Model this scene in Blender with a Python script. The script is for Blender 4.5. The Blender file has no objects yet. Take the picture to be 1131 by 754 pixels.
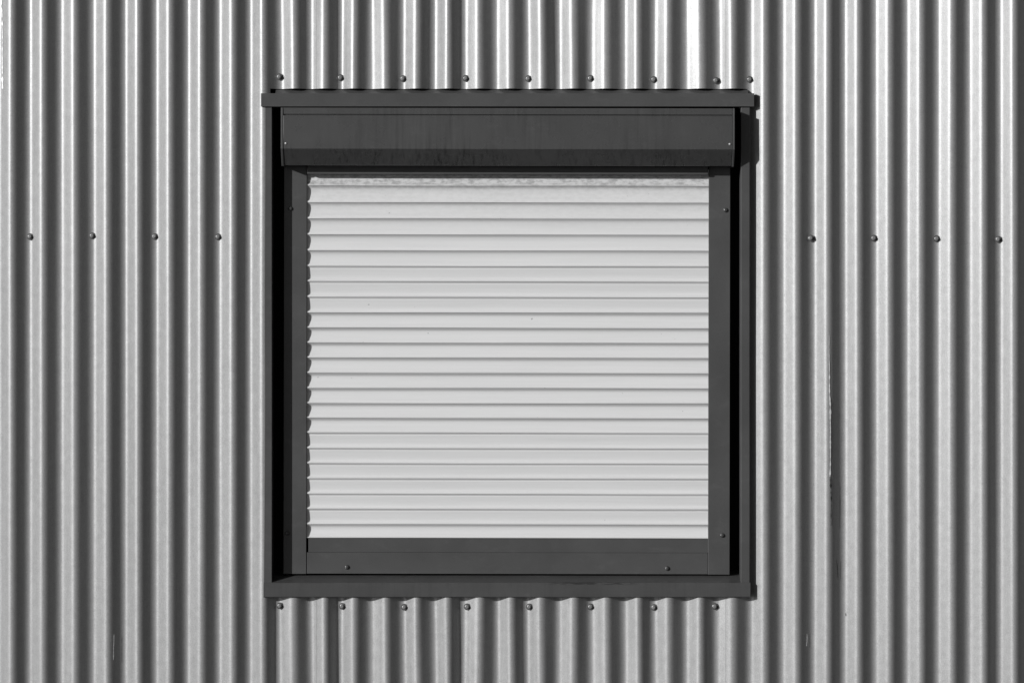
import bpy, bmesh, math, random
from mathutils import Matrix, Vector, noise

random.seed(7)
S = 0.0022            # metres per photograph pixel in the plane of the wall
D = 9.0               # camera distance from the wall plane
GZ = -1.62            # ground level (camera height is z = 0)
TAU = 2 * math.pi

def X(px, y=0.0): return (px - 565.5) * S * (D + y) / D
def Z(py, y=0.0): return (377.0 - py) * S * (D + y) / D

sc = bpy.context.scene
col = sc.collection

# ------------------------------------------------------------------ materials
def new_mat(name):
    m = bpy.data.materials.new(name); m.use_nodes = True
    nt = m.node_tree; b = nt.nodes['Principled BSDF']
    return m, nt, b

def N(nt, t, **kw):
    n = nt.nodes.new(t)
    for k, v in kw.items(): setattr(n, k, v)
    return n

def noise_tex(nt, scale, detail=3.0, rough=0.55, stretch=(1, 1, 1), seed=0.0):
    tc = N(nt, 'ShaderNodeTexCoord'); mp = N(nt, 'ShaderNodeMapping')
    mp.inputs['Scale'].default_value = stretch
    mp.inputs['Location'].default_value = (seed, seed * .7, seed * 1.3)
    nz = N(nt, 'ShaderNodeTexNoise')
    nz.inputs['Scale'].default_value = scale
    nz.inputs['Detail'].default_value = detail
    nz.inputs['Roughness'].default_value = rough
    nt.links.new(tc.outputs['Object'], mp.inputs['Vector'])
    nt.links.new(mp.outputs['Vector'], nz.inputs['Vector'])
    return nz.outputs['Fac']

def math_node(nt, op, a, b=None, c=None, clamp=False):
    n = N(nt, 'ShaderNodeMath', operation=op, use_clamp=clamp)
    for i, v in enumerate((a, b, c)):
        if v is None: continue
        if isinstance(v, (int, float)): n.inputs[i].default_value = v
        else: nt.links.new(v, n.inputs[i])
    return n.outputs[0]

def ramp(nt, fac, lo, hi, a=0.0, b=1.0):
    n = N(nt, 'ShaderNodeMapRange'); n.clamp = True
    nt.links.new(fac, n.inputs['Value'])
    for k, v in (('From Min', lo), ('From Max', hi), ('To Min', a), ('To Max', b)): n.inputs[k].default_value = v
    return n.outputs['Result']

def grey(nt, val):
    n = N(nt, 'ShaderNodeCombineColor')
    for k in ('Red', 'Green', 'Blue'): nt.links.new(val, n.inputs[k])
    return n.outputs[0]

def bump(nt, b, h, strength, dist):
    n = N(nt, 'ShaderNodeBump'); n.inputs['Strength'].default_value = strength; n.inputs['Distance'].default_value = dist
    nt.links.new(h, n.inputs['Height']); nt.links.new(n.outputs[0], b.inputs['Normal'])

def metal_sheet(name, base, seed, wear=.05):
    m, nt, b = new_mat(name)
    grain = noise_tex(nt, 420, 2.0, .6, (1, 1, .8), seed)
    mott = noise_tex(nt, 60, 3.0, .6, (1, 1, 1), seed)
    streak = noise_tex(nt, 26, 4.0, .6, (5, 1, .12), seed)
    f = math_node(nt, 'ADD', ramp(nt, grain, .3, .7, -.14, .14), ramp(nt, mott, .3, .7, -.04, .04))
    f = math_node(nt, 'ADD', f, ramp(nt, streak, .25, .75, -wear, wear))
    v = math_node(nt, 'MULTIPLY', math_node(nt, 'ADD', f, 1.0), base)
    nt.links.new(grey(nt, v), b.inputs['Base Color'])
    b.inputs['Metallic'].default_value = .28
    nt.links.new(ramp(nt, mott, .25, .75, .31, .36), b.inputs['Roughness'])
    b.inputs['Specular IOR Level'].default_value = .5
    bump(nt, b, grain, .14, .0008)
    return m

def painted(name, base, rough=.42, streaks=.0, spec=.5, seed=0.0, grain_amt=.05):
    m, nt, b = new_mat(name)
    grain = noise_tex(nt, 400, 2.0, .6, (1, 1, 1), seed)
    mott = noise_tex(nt, 9, 4.0, .6, (1, 1, 1), seed)
    f = math_node(nt, 'ADD', ramp(nt, grain, .3, .7, -grain_amt, grain_amt), ramp(nt, mott, .3, .7, -.09, .09))
    scuff = noise_tex(nt, 34, 5.0, .7, (.5, 1, 1), seed + 17)
    f = math_node(nt, 'ADD', f, ramp(nt, scuff, .56, .72, 0, .20))
    if streaks:
        st = noise_tex(nt, 38, 3.0, .65, (3.2, 1, .14), seed + 3)
        wh = noise_tex(nt, 5, 2.0, .5, (1, 1, 1), seed + 9)
        run = math_node(nt, 'MULTIPLY', ramp(nt, st, .52, .72), ramp(nt, wh, .42, .6))
        tc = N(nt, 'ShaderNodeTexCoord'); sp = N(nt, 'ShaderNodeSeparateXYZ'); nt.links.new(tc.outputs['Object'], sp.inputs[0])
        lowz = ramp(nt, sp.outputs['Z'], Z(158), Z(172), 1.0, 2.6)      # drips gather on the lower lip
        st2 = noise_tex(nt, 60, 3.0, .65, (3.0, 1, .10), seed + 31)
        run = math_node(nt, 'MAXIMUM', run, math_node(nt, 'MULTIPLY', ramp(nt, st2, .54, .66), ramp(nt, sp.outputs['Z'], Z(150), Z(166), .12, .55)))
        f = math_node(nt, 'SUBTRACT', f, math_node(nt, 'MULTIPLY', math_node(nt, 'MULTIPLY', run, streaks), lowz))
        pale = math_node(nt, 'MULTIPLY', ramp(nt, st, .46, .30), ramp(nt, wh, .4, .65))
        f = math_node(nt, 'ADD', f, math_node(nt, 'MULTIPLY', pale, streaks * .6))
    v = math_node(nt, 'MULTIPLY', math_node(nt, 'ADD', f, 1.0), base)
    nt.links.new(grey(nt, v), b.inputs['Base Color'])
    nt.links.new(ramp(nt, mott, .25, .75, rough - .05, rough + .06), b.inputs['Roughness'])
    b.inputs['Specular IOR Level'].default_value = spec
    bump(nt, b, grain, .06, .0004)
    return m

M_LEFT = metal_sheet('galvanised_sheet_left', .30, 1.0, .07)
M_MID = metal_sheet('galvanised_sheet_middle', .30, 5.0, .12)
M_RIGHT = metal_sheet('galvanised_sheet_right', .285, 9.0)
M_DARK = painted('charcoal_paint', .060, .38, 0, .4, 2.0)
M_BOX = painted('charcoal_paint_streaked', .046, .27, .26, 1.0, 4.0)
M_SILL = painted('charcoal_paint_sill', .052, .32, .08, .9, 6.0)
def sill_marks():
    nt = M_SILL.node_tree; b = nt.nodes['Principled BSDF']
    src = b.inputs['Base Color'].links[0].from_socket
    tc = N(nt, 'ShaderNodeTexCoord'); sp = N(nt, 'ShaderNodeSeparateXYZ'); nt.links.new(tc.outputs['Object'], sp.inputs[0])
    x, z = sp.outputs['X'], sp.outputs['Z']
    inx = math_node(nt, 'MULTIPLY', ramp(nt, x, X(596), X(625)), ramp(nt, x, X(706), X(690)))
    zc = math_node(nt, 'ABSOLUTE', math_node(nt, 'SUBTRACT', z, Z(643.6)))
    inz = ramp(nt, zc, .0045, .0010)
    nz = noise_tex(nt, 55, 4.0, .65, (1, 1, 4.5), 21.0)
    m = math_node(nt, 'MULTIPLY', math_node(nt, 'MULTIPLY', inx, inz), ramp(nt, nz, .46, .52))
    mx = N(nt, 'ShaderNodeMix', data_type='RGBA')
    nt.links.new(m, mx.inputs[0]); nt.links.new(src, mx.inputs[6]); mx.inputs[7].default_value = (.018, .018, .018, 1)
    nt.links.new(mx.outputs[2], b.inputs['Base Color'])
sill_marks()
M_LINING = painted('dark_void_lining', .02, .9, 0, .1, 1.0)  # near-black, so the gaps around the window look like deep shade

# shutter curtain: pale painted aluminium with grime below the box
def curtain_mat():
    m, nt, b = new_mat('pale_slat_paint')
    streak = noise_tex(nt, 30, 4.0, .6, (.10, 1, 6), 3.0)
    fine = noise_tex(nt, 12, 4.0, .6, (.35, 1, 9), 8.0)
    blot = noise_tex(nt, 110, 4.0, .7, (.6, 1, 1.3), 2.0)
    tc = N(nt, 'ShaderNodeTexCoord'); sp = N(nt, 'ShaderNodeSeparateXYZ')
    nt.links.new(tc.outputs['Object'], sp.inputs[0])
    z = sp.outputs['Z']
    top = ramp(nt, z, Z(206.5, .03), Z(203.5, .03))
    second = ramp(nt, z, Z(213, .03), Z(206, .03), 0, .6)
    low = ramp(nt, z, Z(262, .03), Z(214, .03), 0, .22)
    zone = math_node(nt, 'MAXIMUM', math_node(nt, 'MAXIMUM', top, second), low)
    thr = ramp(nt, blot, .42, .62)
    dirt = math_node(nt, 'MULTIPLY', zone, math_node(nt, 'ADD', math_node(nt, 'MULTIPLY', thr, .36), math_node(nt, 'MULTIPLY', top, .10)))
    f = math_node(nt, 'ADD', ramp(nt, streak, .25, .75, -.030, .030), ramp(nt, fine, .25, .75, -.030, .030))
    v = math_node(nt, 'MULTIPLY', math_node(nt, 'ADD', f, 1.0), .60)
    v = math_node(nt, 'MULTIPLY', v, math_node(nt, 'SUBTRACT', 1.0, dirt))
    # a few tiny chips
    chip = noise_tex(nt, 95, 1.0, .5, (1, 1, 1), 12.0)
    v = math_node(nt, 'MULTIPLY', v, ramp(nt, chip, .80, .83, 1.0, .55))
    nt.links.new(grey(nt, v), b.inputs['Base Color'])
    b.inputs['Roughness'].default_value = .40
    b.inputs['Specular IOR Level'].default_value = 1.0
    return m
M_CURTAIN = curtain_mat()

def simple(name, base, metallic, rough):
    m, nt, b = new_mat(name)
    n = noise_tex(nt, 300, 2.0)
    nt.links.new(grey(nt, ramp(nt, n, .3, .7, base * .85, base * 1.15)), b.inputs['Base Color'])
    b.inputs['Metallic'].default_value = metallic; b.inputs['Roughness'].default_value = rough
    return m
M_SCREW = simple('zinc_screw', .24, .4, .36)
M_WASHER = simple('rubber_washer', .05, 0, .6)
M_RIVET = simple('bare_rivet', .35, .6, .4)
M_DSCREW = simple('charcoal_screw', .05, .0, .22)
M_SCRATCH = simple('flaked_coating', .8, .1, .5)
M_SCRATCH_D = simple('bared_steel', .03, .0, .6)

def ground_mat():
    m, nt, b = new_mat('asphalt')
    n1 = noise_tex(nt, 40, 5.0); n2 = noise_tex(nt, .6, 4.0)
    v = math_node(nt, 'ADD', ramp(nt, n1, .3, .7, .04, .07), ramp(nt, n2, .3, .7, -.01, .015))
    nt.links.new(grey(nt, v), b.inputs['Base Color']); b.inputs['Roughness'].default_value = .9
    bump(nt, b, n1, .3, .004)
    return m
M_GROUND = ground_mat()

# ------------------------------------------------------------------ helpers
def link(name, me, mat=None, parent=None, loc=None):
    if mat is not None and not me.materials: me.materials.append(mat)
    o = bpy.data.objects.new(name, me); col.objects.link(o)
    if parent is not None:
        o.parent = parent
        if loc is None:
            o.matrix_parent_inverse = Matrix.Translation(-base_of(parent))
    if loc is not None: o.location = loc
    return o

BASE = {}
def base_of(p):                     # world position of a parent's origin
    v = Vector((0, 0, 0)); q = p
    if p.name in BASE: return BASE[p.name]
    return v

def empty(name, loc, label, cat):
    o = bpy.data.objects.new(name, None); col.objects.link(o)
    o.location = loc; o.empty_display_size = .1
    o['label'] = label; o['category'] = cat
    BASE[o.name] = Vector(loc)
    return o

def finish(bm, name, mat, parent, bevel=0.0, smooth=False, segs=2):
    bmesh.ops.recalc_face_normals(bm, faces=bm.faces[:])
    me = bpy.data.meshes.new(name); bm.to_mesh(me); bm.free()
    if smooth: me.polygons.foreach_set('use_smooth', [True] * len(me.polygons))
    o = link(name, me, mat, parent)
    if bevel:
        b = o.modifiers.new('bevel', 'BEVEL'); b.width = bevel; b.segments = segs
        b.limit_method = 'ANGLE'; b.angle_limit = math.radians(25)
    return o

def box(bm, x0, x1, y0, y1, z0, z1):
    vs = [bm.verts.new((x, y, z)) for x in (x0, x1) for y in (y0, y1) for z in (z0, z1)]
    for f in ((0, 1, 3, 2), (4, 6, 7, 5), (0, 4, 5, 1), (2, 3, 7, 6), (0, 2, 6, 4), (1, 5, 7, 3)):
        bm.faces.new([vs[i] for i in f])

def prism_x(bm, prof, x0, x1, nx=1, wob=0.0, seed=0):
    """profile [(y, z)] extruded along x"""
    rings = []
    for i in range(nx + 1):
        x = x0 + (x1 - x0) * i / nx
        r = []
        for (y, z) in prof:
            dy = noise.noise(Vector((x * 3.1, z * 9, seed))) * wob if wob else 0
            dz = noise.noise(Vector((x * 2.3, y * 9, seed + 7))) * wob * .6 if wob else 0
            r.append(bm.verts.new((x, y + dy, z + dz)))
        rings.append(r)
    n = len(prof)
    for a, b in zip(rings, rings[1:]):
        for k in range(n):
            bm.faces.new((a[k], a[(k + 1) % n], b[(k + 1) % n], b[k]))
    bm.faces.new(rings[0]); bm.faces.new(list(reversed(rings[-1])))

# ------------------------------------------------------------------ corrugation profile
DARK = [22.5, 57, 92.3, 128, 162, 197, 231.6, 266, 299.6, 333.9, 367, 401, 435.2, 469.4, 503.6, 538.4,
        573, 608, 643.2, 678.3, 713.3, 747.9, 782.2, 818.6, 854, 889, 923, 957, 991.5, 1026, 1060.5, 1095, 1128.6]
while DARK[0] > -2200: DARK.insert(0, DARK[0] - 34.55)
while DARK[-1] < 3400: DARK.append(DARK[-1] + 34.45)

NP = 720
MAXS = math.tan(math.radians(36.8))
_raw = [max(-1.0, min(1.0, math.sin(TAU * i / NP) * 1.17)) for i in range(NP)]
_sm = []
W = 14
for i in range(NP):
    _sm.append(sum(_raw[(i + k) % NP] for k in range(-W, W + 1)) / (2 * W + 1))
PITCH = 34.6 * S
HT = [0.0]
for i in range(NP): HT.append(HT[-1] + _sm[i] * MAXS * PITCH / NP)
mid = (max(HT) + min(HT)) / 2
HT = [h - mid for h in HT]           # most negative (towards the camera) at the crest, u = 0
AMP = max(HT)

def prof(u):
    f = (u % 1.0) * NP; i = int(f); t = f - i
    return HT[i] * (1 - t) + HT[i + 1] * t

import bisect
def phase(px):
    i = max(1, min(len(DARK) - 3, bisect.bisect_right(DARK, px) - 1))
    t = (px - DARK[i]) / (DARK[i + 1] - DARK[i])
    # smooth the pitch change from one corrugation to the next
    a, b, c, d = DARK[i - 1], DARK[i], DARK[i + 1], DARK[i + 2]
    m0 = (c - b) / ((c - a) / 2); m1 = (c - b) / ((d - b) / 2)
    h = (t**3 - 2 * t * t + t) * m0 + (-2 * t**3 + 3 * t * t) + (t**3 - t * t) * m1
    return i + h + .25

def surf(px, z, rough):
    """depth of the corrugated sheet; rough > 0 bends it a little, as hand-cut sheets are"""
    w = noise.noise(Vector((px * .012, z * 1.3, 3.3))) * .35
    if rough:
        w += rough * (noise.noise(Vector((px * .021, z * 1.6, 8.1))) * 2.4 + noise.noise(Vector((px * .05, z * 3.0, 1.7))) * .8)
    u = phase(px + w)
    amp = 1 + .07 * noise.noise(Vector((u * .61, z * .5, 5.5))) + rough * .17 * noise.noise(Vector((u * .83, z * 1.6, 2.2)))
    return prof(u) * amp + noise.noise(Vector((px * .004, z * 1.1, 9.9))) * .0008

OPEN_L, OPEN_R, OPEN_T, OPEN_B = 298.6, 826.0, 98.2, 650.0
ZTOP, ZBOT = 2.6, GZ + .02

wall = empty('corrugated_wall', (0, .02, GZ), 'silver corrugated metal wall with vertical ribs around the dark shuttered window', 'wall'); wall['kind'] = 'thing'

def sheet(px0, px1, zlo, zhi, mat, proud, rough, opening=None):
    n = max(2, int((px1 - px0) / 1.0))
    xs = [px0 + (px1 - px0) * i / n for i in range(n + 1)]
    if opening:
        xs = sorted(set(xs + [v for v in opening[:2] if px0 < v < px1]))
    zs = [zlo + (zhi - zlo) * i / max(1, round((zhi - zlo) / .06)) for i in range(max(1, round((zhi - zlo) / .06)) + 1)]
    if opening: zs = sorted(set(zs + [v for v in opening[2:] if zlo < v < zhi]))
    rough_at = lambda px: rough
    verts = []; idx = {}
    for i, px in enumerate(xs):
        if opening: # sheets get hand-bent only near the cut-out
            r = rough if (300 < px < 830) else 0.0
        else: r = rough
        edge = 1.0
        if 285 < px < 320: r = rough * max(0, min(1, (px - 285) / 35))
        if 805 < px < 845: r = rough * max(0, min(1, (845 - px) / 40))
        for j, z in enumerate(zs):
            y = surf(px, z, r) - proud
            idx[i, j] = len(verts); verts.append((X(px), y, z))
    faces = []
    for i in range(len(xs) - 1):
        xm = (xs[i] + xs[i + 1]) / 2
        for j in range(len(zs) - 1):
            zm = (zs[j] + zs[j + 1]) / 2
            if opening and opening[0] < xm < opening[1] and opening[2] < zm < opening[3]: continue
            faces.append((idx[i, j], idx[i + 1, j], idx[i + 1, j + 1], idx[i, j + 1]))
    me = bpy.data.meshes.new('corrugated_sheet'); me.from_pydata(verts, [], faces); me.update()
    me.polygons.foreach_set('use_smooth', [True] * len(me.polygons))
    o = link('corrugated_sheet', me, mat, wall)
    so = o.modifiers.new('thickness', 'SOLIDIFY'); so.thickness = .0009; so.offset = -1
    es = o.modifiers.new('edges', 'EDGE_SPLIT'); es.split_angle = math.radians(50)
    return o

zT, zB = Z(OPEN_T), Z(OPEN_B)
LAP_L, LAP_R = 349.5, 801.5
sheet(-1500, LAP_L, ZBOT, ZTOP, M_LEFT, .0005, 1.0, (OPEN_L, 2000, zB, zT))
sheet(LAP_L - 14, LAP_R, zT, ZTOP, M_MID, .0, 1.0)
sheet(LAP_L - 14, LAP_R, ZBOT, zB, M_MID, .0, 1.0)
sheet(LAP_R - 12, 2630, ZBOT, ZTOP, M_RIGHT, -.0009, .8, (-2000, OPEN_R, zB, zT))

# unseen slab added behind the sheets to stop light leaking into the window gaps
bm = bmesh.new()
yc0, yc1 = .0165, .19
xl, xr, zt_, zb_ = X(299), X(829), Z(100), Z(656)
XW0, XW1 = X(-1500) + .004, X(2630) - .004
box(bm, XW0, xl, yc0, yc1, ZBOT, ZTOP - .004)
box(bm, xr, XW1, yc0, yc1, ZBOT, ZTOP - .004)
box(bm, xl, xr, yc0, yc1, zt_, ZTOP - .004)
box(bm, xl, xr, yc0, yc1, ZBOT, zb_)
box(bm, xl, xr, .11, yc1, zb_, zt_)
finish(bm, 'wall_light_block', M_LINING, wall)

# ------------------------------------------------------------------ window surround (folded flashings)
sur = empty('window_surround', (X(560), 0, Z(660)), 'charcoal folded metal frame lining the opening in the corrugated wall', 'window frame'); sur['kind'] = 'thing'
yF, yFl, yFrame, ySl = -.0155, -.0105, .026, -.0133

# header flashing: upstand, sloping top, front face, soffit
bm = bmesh.new()
prism_x(bm, [(.0085, Z(98.9)), (yF + .001, Z(103.6, yF)), (yF + .003, Z(112)), (.006, Z(114)), (.0085, Z(108))],
        X(304.5), X(826), 40, .0005, 1)
prism_x(bm, [(.058, Z(103.9)), (yF, Z(103.3, yF)), (yF, Z(117.8, yF)), (.058, Z(118.6, yF))], X(300.6), X(818.0), 30, .0004, 1)
prism_x(bm, [(-.001, Z(103.2)), (yF - .0004, Z(103.2, yF)), (yF - .0004, Z(117.9, yF)), (-.001, Z(117.9))], X(288.2, yF), X(833, yF), 44, .0006, 1)
finish(bm, 'head_flashing', M_DARK, sur, .0006)
# jambs: a face flange and a return into the opening
for a, b, r0, r1 in ((290.2, 300.4, 299.5, 300.4), (818.2, 828.2, 818.2, 819.2)):
    bm = bmesh.new()
    zt2, zb2 = Z(118.4), Z(643.2)
    left = a < 500
    x0, x1 = X(a, yFl), X(b, yFl)
    if left:
        pts = [(x0, yFl), (x1, yFl), (x1, .106), (x1 - .0030, .106), (x1 - .0030, yFl + .0030), (x0 + .0030, yFl + .0030), (x0 + .0030, .004), (x0, .004)]
    else:
        pts = [(x1, yFl), (x0, yFl), (x0, .106), (x0 + .0030, .106), (x0 + .0030, yFl + .0030), (x1 - .0030, yFl + .0030), (x1 - .0030, .004), (x1, .004)]
    rings = []
    for i in range(13):
        z = zb2 + (zt2 - zb2) * i / 12
        rings.append([bm.verts.new((x + noise.noise(Vector((z * 2.5, a, 0))) * .0005, y, z)) for x, y in pts])
    for p, q in zip(rings, rings[1:]):
        for k in range(8): bm.faces.new((p[k], p[(k + 1) % 8], q[(k + 1) % 8], q[k]))
    bm.faces.new(rings[0]); bm.faces.new(list(reversed(rings[-1])))
    finish(bm, 'jamb_flashing', M_DARK, sur, .0018, segs=3)
# sill: sloping top and front face
bm = bmesh.new()
prism_x(bm, [(.104, Z(631)), (.03, Z(635.6, .03)), (ySl, Z(643.4, ySl)), (ySl - .0004, Z(658.7, ySl)), (ySl + .0018, Z(659.4, ySl)), (ySl + .003, Z(650)), (.104, Z(640))],
        X(290.8, ySl), X(829, ySl), 44, .0011, 4)
finish(bm, 'sill_flashing', M_SILL, sur, .0008)

# ------------------------------------------------------------------ roller shutter
rs = empty('roller_shutter', (X(560), yFrame, Z(634)), 'closed roller shutter with pale horizontal slats under a charcoal box', 'roller shutter')

# box with sloping underside
xb0, xb1 = 312.2, 809.2
yB = -.0480; yC = -.0185
def bx_prof(o=0.0, groove=True):
    p = [(yB - o, Z(119.4, yB))]
    if groove:
        p += [(yB - o, Z(126.6, yB)), (yB + .003, Z(126.8, yB)), (yB + .003, Z(127.6, yB)), (yB - o - .0012, Z(127.9, yB))]
    p += [(yB - o - .0012, Z(164.8, yB)), (yC - o * .4, Z(183.0 + o * 600, yC)), (yFrame + .02, Z(183.6 + o * 600, yFrame)), (yFrame + .02, Z(119.4, yB))]
    return p
bm = bmesh.new()
prism_x(bm, bx_prof(), X(xb0, yB), X(xb1 - 1.2, yB), 30, .0006, 6)
bxo = finish(bm, 'shutter_box', M_BOX, rs, .0006)
bxo['label'] = 'charcoal shutter housing with rain streaks and sloping lower face'
BASE[bxo.name] = Vector((0, 0, 0))
def child_world(o, parent):          # parts under shutter_box keep the same world-space mesh coordinates
    o.parent = parent; o.matrix_parent_inverse = Matrix.Identity(4)
bm = bmesh.new()
box(bm, X(338.6), X(781.6), .013, yFrame - .001, Z(192.2), Z(180))  # tray carried lower, its dark front standing in for box shadow on curtain
shade_tray = finish(bm, 'underside_shade_tray', M_DARK, bxo, .0006)
for a, b in ((309.4, 311.9), (808.4, 810.7)):
    bm = bmesh.new()
    prism_x(bm, bx_prof(.0016, False), X(a, yB), X(b, yB))
    e = finish(bm, 'end_cap', M_DARK, bxo, .0009, segs=3)

# guides
for a, b in ((313.0, 338.2), (782.0, 805.8)):
    bm = bmesh.new()
    box(bm, X(a, yFrame), X(b, yFrame), yFrame, .062, Z(633.8, yFrame), Z(150, yFrame))
    g = finish(bm, 'guide_rail', M_DARK, rs, .0008)
# lower frame member
bm = bmesh.new()
box(bm, X(338.9, yFrame), X(781.6, yFrame), yFrame + .0012, .060, Z(633.4, yFrame), Z(610.0, yFrame))
finish(bm, 'lower_rail', M_DARK, rs, .0003)

# curtain
G = [186.5, 204.7, 223.0, 241.0, 258.7, 276.2, 293.4, 310.2, 327.4, 344.6, 361.5, 378.0, 394.4, 411.2, 427.9, 444.6,
     461.0, 477.2, 494.2, 511.0, 527.7, 544.5, 561.4, 578.2, 594.0]
flat = {6: 1, 7: 1, 8: 1, 17: 1, 18: 1, 19: 1, 20: 1, 21: 1, 22: 1}
yL = .0285
prf = []
for i in range(len(G) - 1):
    a, b = G[i], G[i + 1]
    h = (b - a) * S
    last = i == len(G) - 2
    c = .62 if flat.get(i) else 1.0
    c *= 1 + random.uniform(-.06, .06)
    tilt = (-.0020 if flat.get(i) else .0030 if 9 <= i <= 16 else .0004) + random.uniform(-.0002, .0002)
    if last: tilt = .0012
    PV = ((.0, .0), (.004, .0095), (.036, .0095), (.040, .0012), (.08, .0033), (.13, .0051), (.19, .0061), (.26, .0067), (.35, .0070),
          (.46, .0069), (.57, .0063), (.67, .0055), (.75, .0049), (.81, .0046), (.875, .0033), (.955, .0001))
    if flat.get(i):
        PV = ((.0, .0), (.004, .0090), (.034, .0090), (.038, .0016), (.08, .0030), (.12, .0042), (.16, .0046), (.24, .0048), (.35, .0050),
              (.50, .0051), (.62, .0051), (.74, .0049), (.83, .0043), (.89, .0029), (.93, .0012), (.96, .0001))
    if 1 <= i <= 5: PV = tuple((v, d * .86) for v, d in PV)
    for v, d in PV:
        if .13 < v < .87: d += tilt * (v - .5) * -1.0
        prf.append((yL + d, (377 - (a + (b - a) * (v + .030))) * S * (D + yL) / D))
bm = bmesh.new()
xc0, xc1 = X(333, yL), X(786, yL)
nx = 36
rings = []
for i in range(nx + 1):
    x = xc0 + (xc1 - xc0) * i / nx
    ring = []
    for j, (y, z) in enumerate(prf):
        k = j // 16
        dz = noise.noise(Vector((x * 1.6, k * .9, 4))) * .0007
        dy = noise.noise(Vector((x * 2.0, k * .7, 11))) * .0005
        ring.append(bm.verts.new((x, y + dy, z + dz)))
    rings.append(ring)
for p, q in zip(rings, rings[1:]):
    for j in range(len(prf) - 1):
        f = bm.faces.new((p[j], q[j], q[j + 1], p[j + 1]))
me = bpy.data.meshes.new('shutter_curtain'); bmesh.ops.recalc_face_normals(bm, faces=bm.faces[:]); bm.to_mesh(me); bm.free()
me.polygons.foreach_set('use_smooth', [True] * len(me.polygons))
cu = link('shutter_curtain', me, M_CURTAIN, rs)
so = cu.modifiers.new('thickness', 'SOLIDIFY'); so.thickness = .0012; so.offset = 0
cu['label'] = 'pale curtain of horizontal slats, grimy along the top'
es = cu.modifiers.new('edges', 'EDGE_SPLIT'); es.split_angle = math.radians(42)
# bottom bar
bm = bmesh.new()
box(bm, X(340.6, yFrame), X(784, yFrame), yFrame + .0016, .040, Z(609.8, yFrame), Z(594.3, yFrame))
finish(bm, 'bottom_bar', M_DARK, rs, .0003)

# ------------------------------------------------------------------ fasteners
def lathe(bm, pts, n, hexr=None):
    """pts = [(radius, y)], revolved round y, closed at both ends"""
    rings = []
    for r, y in pts:
        rings.append([bm.verts.new((r * math.cos(TAU * k / n), y, r * math.sin(TAU * k / n))) for k in range(n)])
    for a, b in zip(rings, rings[1:]):
        for k in range(n): bm.faces.new((a[k], a[(k + 1) % n], b[(k + 1) % n], b[k]))
    bm.faces.new(rings[0]); bm.faces.new(list(reversed(rings[-1])))

def mesh_of(bm, name, mat, ang=35):
    bmesh.ops.recalc_face_normals(bm, faces=bm.faces[:])
    me = bpy.data.meshes.new(name); bm.to_mesh(me); bm.free(); me.materials.append(mat)
    me.polygons.foreach_set('use_smooth', [True] * len(me.polygons))
    me.set_sharp_from_angle(angle=math.radians(ang))
    return me

bm = bmesh.new()
lathe(bm, [(.0053, -.0008), (.0053, -.0019), (.0047, -.0024), (.0040, -.0025)], 24)
lathe(bm, [(.0040, -.0020), (.0040, -.0060), (.0034, -.0066), (.0012, -.0067)], 6)
screw_me = mesh_of(bm, 'screw', M_SCREW)
bm = bmesh.new()
lathe(bm, [(.0070, .004), (.0082, -.0002), (.0082, -.0010), (.0070, -.0013)], 24)
washer_me = mesh_of(bm, 'washer', M_WASHER)

TOPR = [(308.5, 85), (376, 86), (445, 87), (514.3, 86.7), (583.3, 87), (652, 86.7), (722, 88), (790.6, 89), (828, 88)]
BOTR = [(309, 668.5), (378, 669), (446.5, 670), (516, 669.6), (584.6, 669.6), (652.2, 669.6), (722.2, 670.2), (789.4, 669.2)]
LEFTR = [(33.2, 261.4), (101.8, 260.4), (170.8, 261.2), (240.8, 261.6)]
RIGHTR = [(895.4, 263), (965, 263), (1034.4, 263.6), (1102.4, 264.2)]
first = None
for row in (TOPR, BOTR, LEFTR, RIGHTR):
    for px, py in row:
        z = Z(py)
        rough = 1.0 if row in (TOPR, BOTR) else 0
        ys = surf(px, z, rough)
        # seat the washer on the highest of the metal under it
        ys = min(surf(px + d, z, rough) for d in (-2.5, 0, 2.5)) - .0005
        if px in (308.5, 309): ys -= .0013
        if first is None:
            s = bpy.data.objects.new('screw', screw_me); w = bpy.data.objects.new('washer', washer_me)
            first = (s, w)
        else:
            s, w = first[0].copy(), first[1].copy()
        col.objects.link(s); col.objects.link(w)
        s.parent = wall; s.matrix_parent_inverse = Matrix.Identity(4)
        s.location = Vector((X(px, ys), ys, Z(py, ys))) - Vector(wall.location)
        s.rotation_euler = (random.uniform(-.07, .07), random.uniform(0, 6.28), random.uniform(-.13, .02))
        w.parent = s

def dome(r, h):
    bm = bmesh.new()
    pts = [(r, .0006), (r, -h * .15), (r * .93, -h * .45), (r * .72, -h * .78), (r * .42, -h * .95), (r * .12, -h)]
    lathe(bm, pts, 20); return bm
dome_me = mesh_of(dome(.0058, .0042), 'screw_head', M_DSCREW, 60)
rivet_me = mesh_of(dome(.0032, .0018), 'rivet', M_RIVET, 60)
def fix(me, name, px, py, y, parent, base):
    o = bpy.data.objects.new(name, me); col.objects.link(o); o.parent = parent
    o.location = Vector((X(px, y), y, Z(py, y))) - Vector(base)
guides = sorted([o for o in bpy.data.objects if o.name.startswith('guide_rail')], key=lambda o: o.data.vertices[0].co.x)
rb = Vector((0, 0, 0))
for gi, pts in ((0, [(320.0, 230.8), (317.2, 589.2)]), (1, [(800.6, 231.6), (797.6, 590.4)])):
    for px, py in pts: fix(dome_me, 'screw', px, py, yFrame, guides[gi], rb)
lr = bpy.data.objects['lower_rail']
for px, py in ((383.2, 626.2), (736.8, 627)): fix(dome_me, 'screw', px, py, yFrame + .0012, lr, rb)
for px in (315.0, 805.4): fix(rivet_me, 'rivet', px, 158.9, yB - .0012, bxo, rb)

rs.rotation_euler = (0, math.radians(.10), 0)

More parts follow.
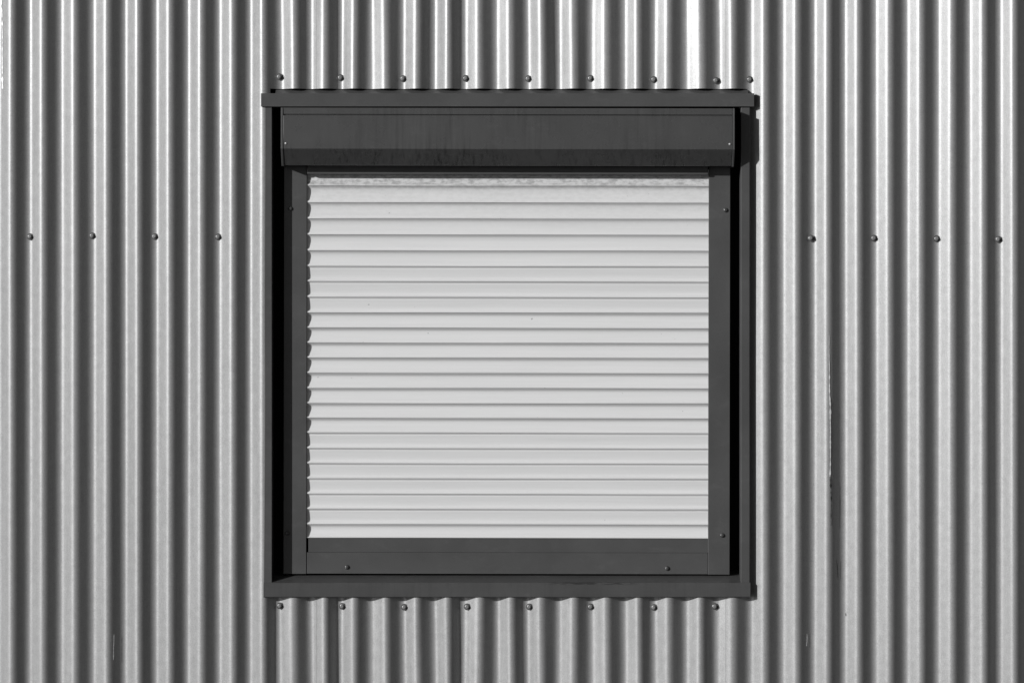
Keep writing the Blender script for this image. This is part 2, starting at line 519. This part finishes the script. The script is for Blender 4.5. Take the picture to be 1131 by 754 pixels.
# ------------------------------------------------------------------ scratches in the coating
def scratch(pts, seed, mat=None):
    """pts = [(px, py, half width px)] down the sheet"""
    rnd = random.Random(seed)
    bm = bmesh.new(); L = []
    n = 90
    for i in range(n + 1):
        t = i / n * (len(pts) - 1); k = min(len(pts) - 2, int(t)); f = t - k
        px, py, hw = [pts[k][c] * (1 - f) + pts[k + 1][c] * f for c in range(3)]
        hw *= max(.12, .65 + noise.noise(Vector((py * .21, seed, 0))) * 1.5); px += noise.noise(Vector((py * .05, seed, 3))) * .5
        r = []
        for q in (px - hw, px + hw):
            y = surf(q, Z(py), 0) - (.0007 if q < 500 else -.0009) - .0009
            r.append(bm.verts.new((X(q), y, Z(py))))
        L.append(r)
    for a, b in zip(L, L[1:]): bm.faces.new((a[0], a[1], b[1], b[0]))
    me = bpy.data.meshes.new('scratch'); bm.to_mesh(me); bm.free()
    o = link('scratch', me, mat or M_SCRATCH, wall)
    s_ = o.modifiers.new('thickness', 'SOLIDIFY'); s_.thickness = .0004; s_.offset = 0
scratch([(915.4, 370, .12), (915.6, 400, .3), (916.0, 430, .5), (916.6, 455, .95), (916.8, 480, .65), (916.9, 510, .45), (916.4, 526, .9)], 1)
scratch([(916.6, 526, .5), (917.4, 540, .7), (917.8, 556, .5), (917.6, 580, .15)], 6, M_SCRATCH_D)
scratch([(924.2, 618, .2), (925.2, 628, .4), (925.6, 638, .15)], 7, M_SCRATCH_D)
scratch([(934.4, 677, .5), (934.6, 680, .5)], 8, M_SCRATCH_D)
scratch([(126.2, 700, .08), (126.0, 716, .15), (125.6, 728, .08)], 2)
scratch([(891.6, 700, .25), (891.6, 705, .3), (891.0, 713, .12)], 3)
scratch([(.4, -10, .7), (2.0, 12, .6), (2.6, 40, .45), (2.2, 70, .55), (2.9, 98, 1.1)], 4)

# ------------------------------------------------------------------ ground
bm = bmesh.new()
R_ = 400
vs = [bm.verts.new(p) for p in ((-R_, -R_, GZ), (R_, -R_, GZ), (R_, R_, GZ), (-R_, R_, GZ))]
bm.faces.new(vs)
me = bpy.data.meshes.new('ground'); bm.to_mesh(me); bm.free()
g = link('ground', me, M_GROUND); g['kind'] = 'structure'

# ------------------------------------------------------------------ light
to_sun = Vector((-1.31, -1.0, .49)).normalized()
el = math.asin(to_sun.z); rot = math.atan2(to_sun.x, to_sun.y)
w = bpy.data.worlds.new('World'); sc.world = w; w.use_nodes = True
nt = w.node_tree; bg = nt.nodes['Background']
sky = nt.nodes.new('ShaderNodeTexSky'); sky.sky_type = 'NISHITA'; sky.sun_disc = False
sky.sun_elevation = el; sky.sun_rotation = rot; sky.air_density = 1.0; sky.dust_density = 1.0
bw = nt.nodes.new('ShaderNodeRGBToBW')           # the place is seen in black and white
nt.links.new(sky.outputs[0], bw.inputs[0]); nt.links.new(bw.outputs[0], bg.inputs['Color'])
bg.inputs['Strength'].default_value = .052
sl = bpy.data.lights.new('sun', 'SUN'); sl.energy = 4.5; sl.angle = math.radians(.5); sl.color = (1, 1, 1)
so_ = bpy.data.objects.new('sun', sl); col.objects.link(so_)
so_.rotation_euler = (-to_sun).to_track_quat('-Z', 'Y').to_euler(); so_.location = to_sun * 8

# ------------------------------------------------------------------ camera
cam = bpy.data.cameras.new('camera'); cam.sensor_width = 36; cam.lens = 36 * D / (1131 * S)
cam.clip_end = 2000; cam.clip_start = .05
co = bpy.data.objects.new('camera', cam); col.objects.link(co)
co.location = (0, -D, 0); co.rotation_euler = (math.pi / 2, 0, 0)
sc.camera = co
sc.render.resolution_x, sc.render.resolution_y = 1024, 682
vs_ = sc.view_settings; vs_.view_transform = 'Standard'; vs_.look = 'None'; vs_.gamma = 1; vs_.exposure = 0; vs_.use_curve_mapping = False
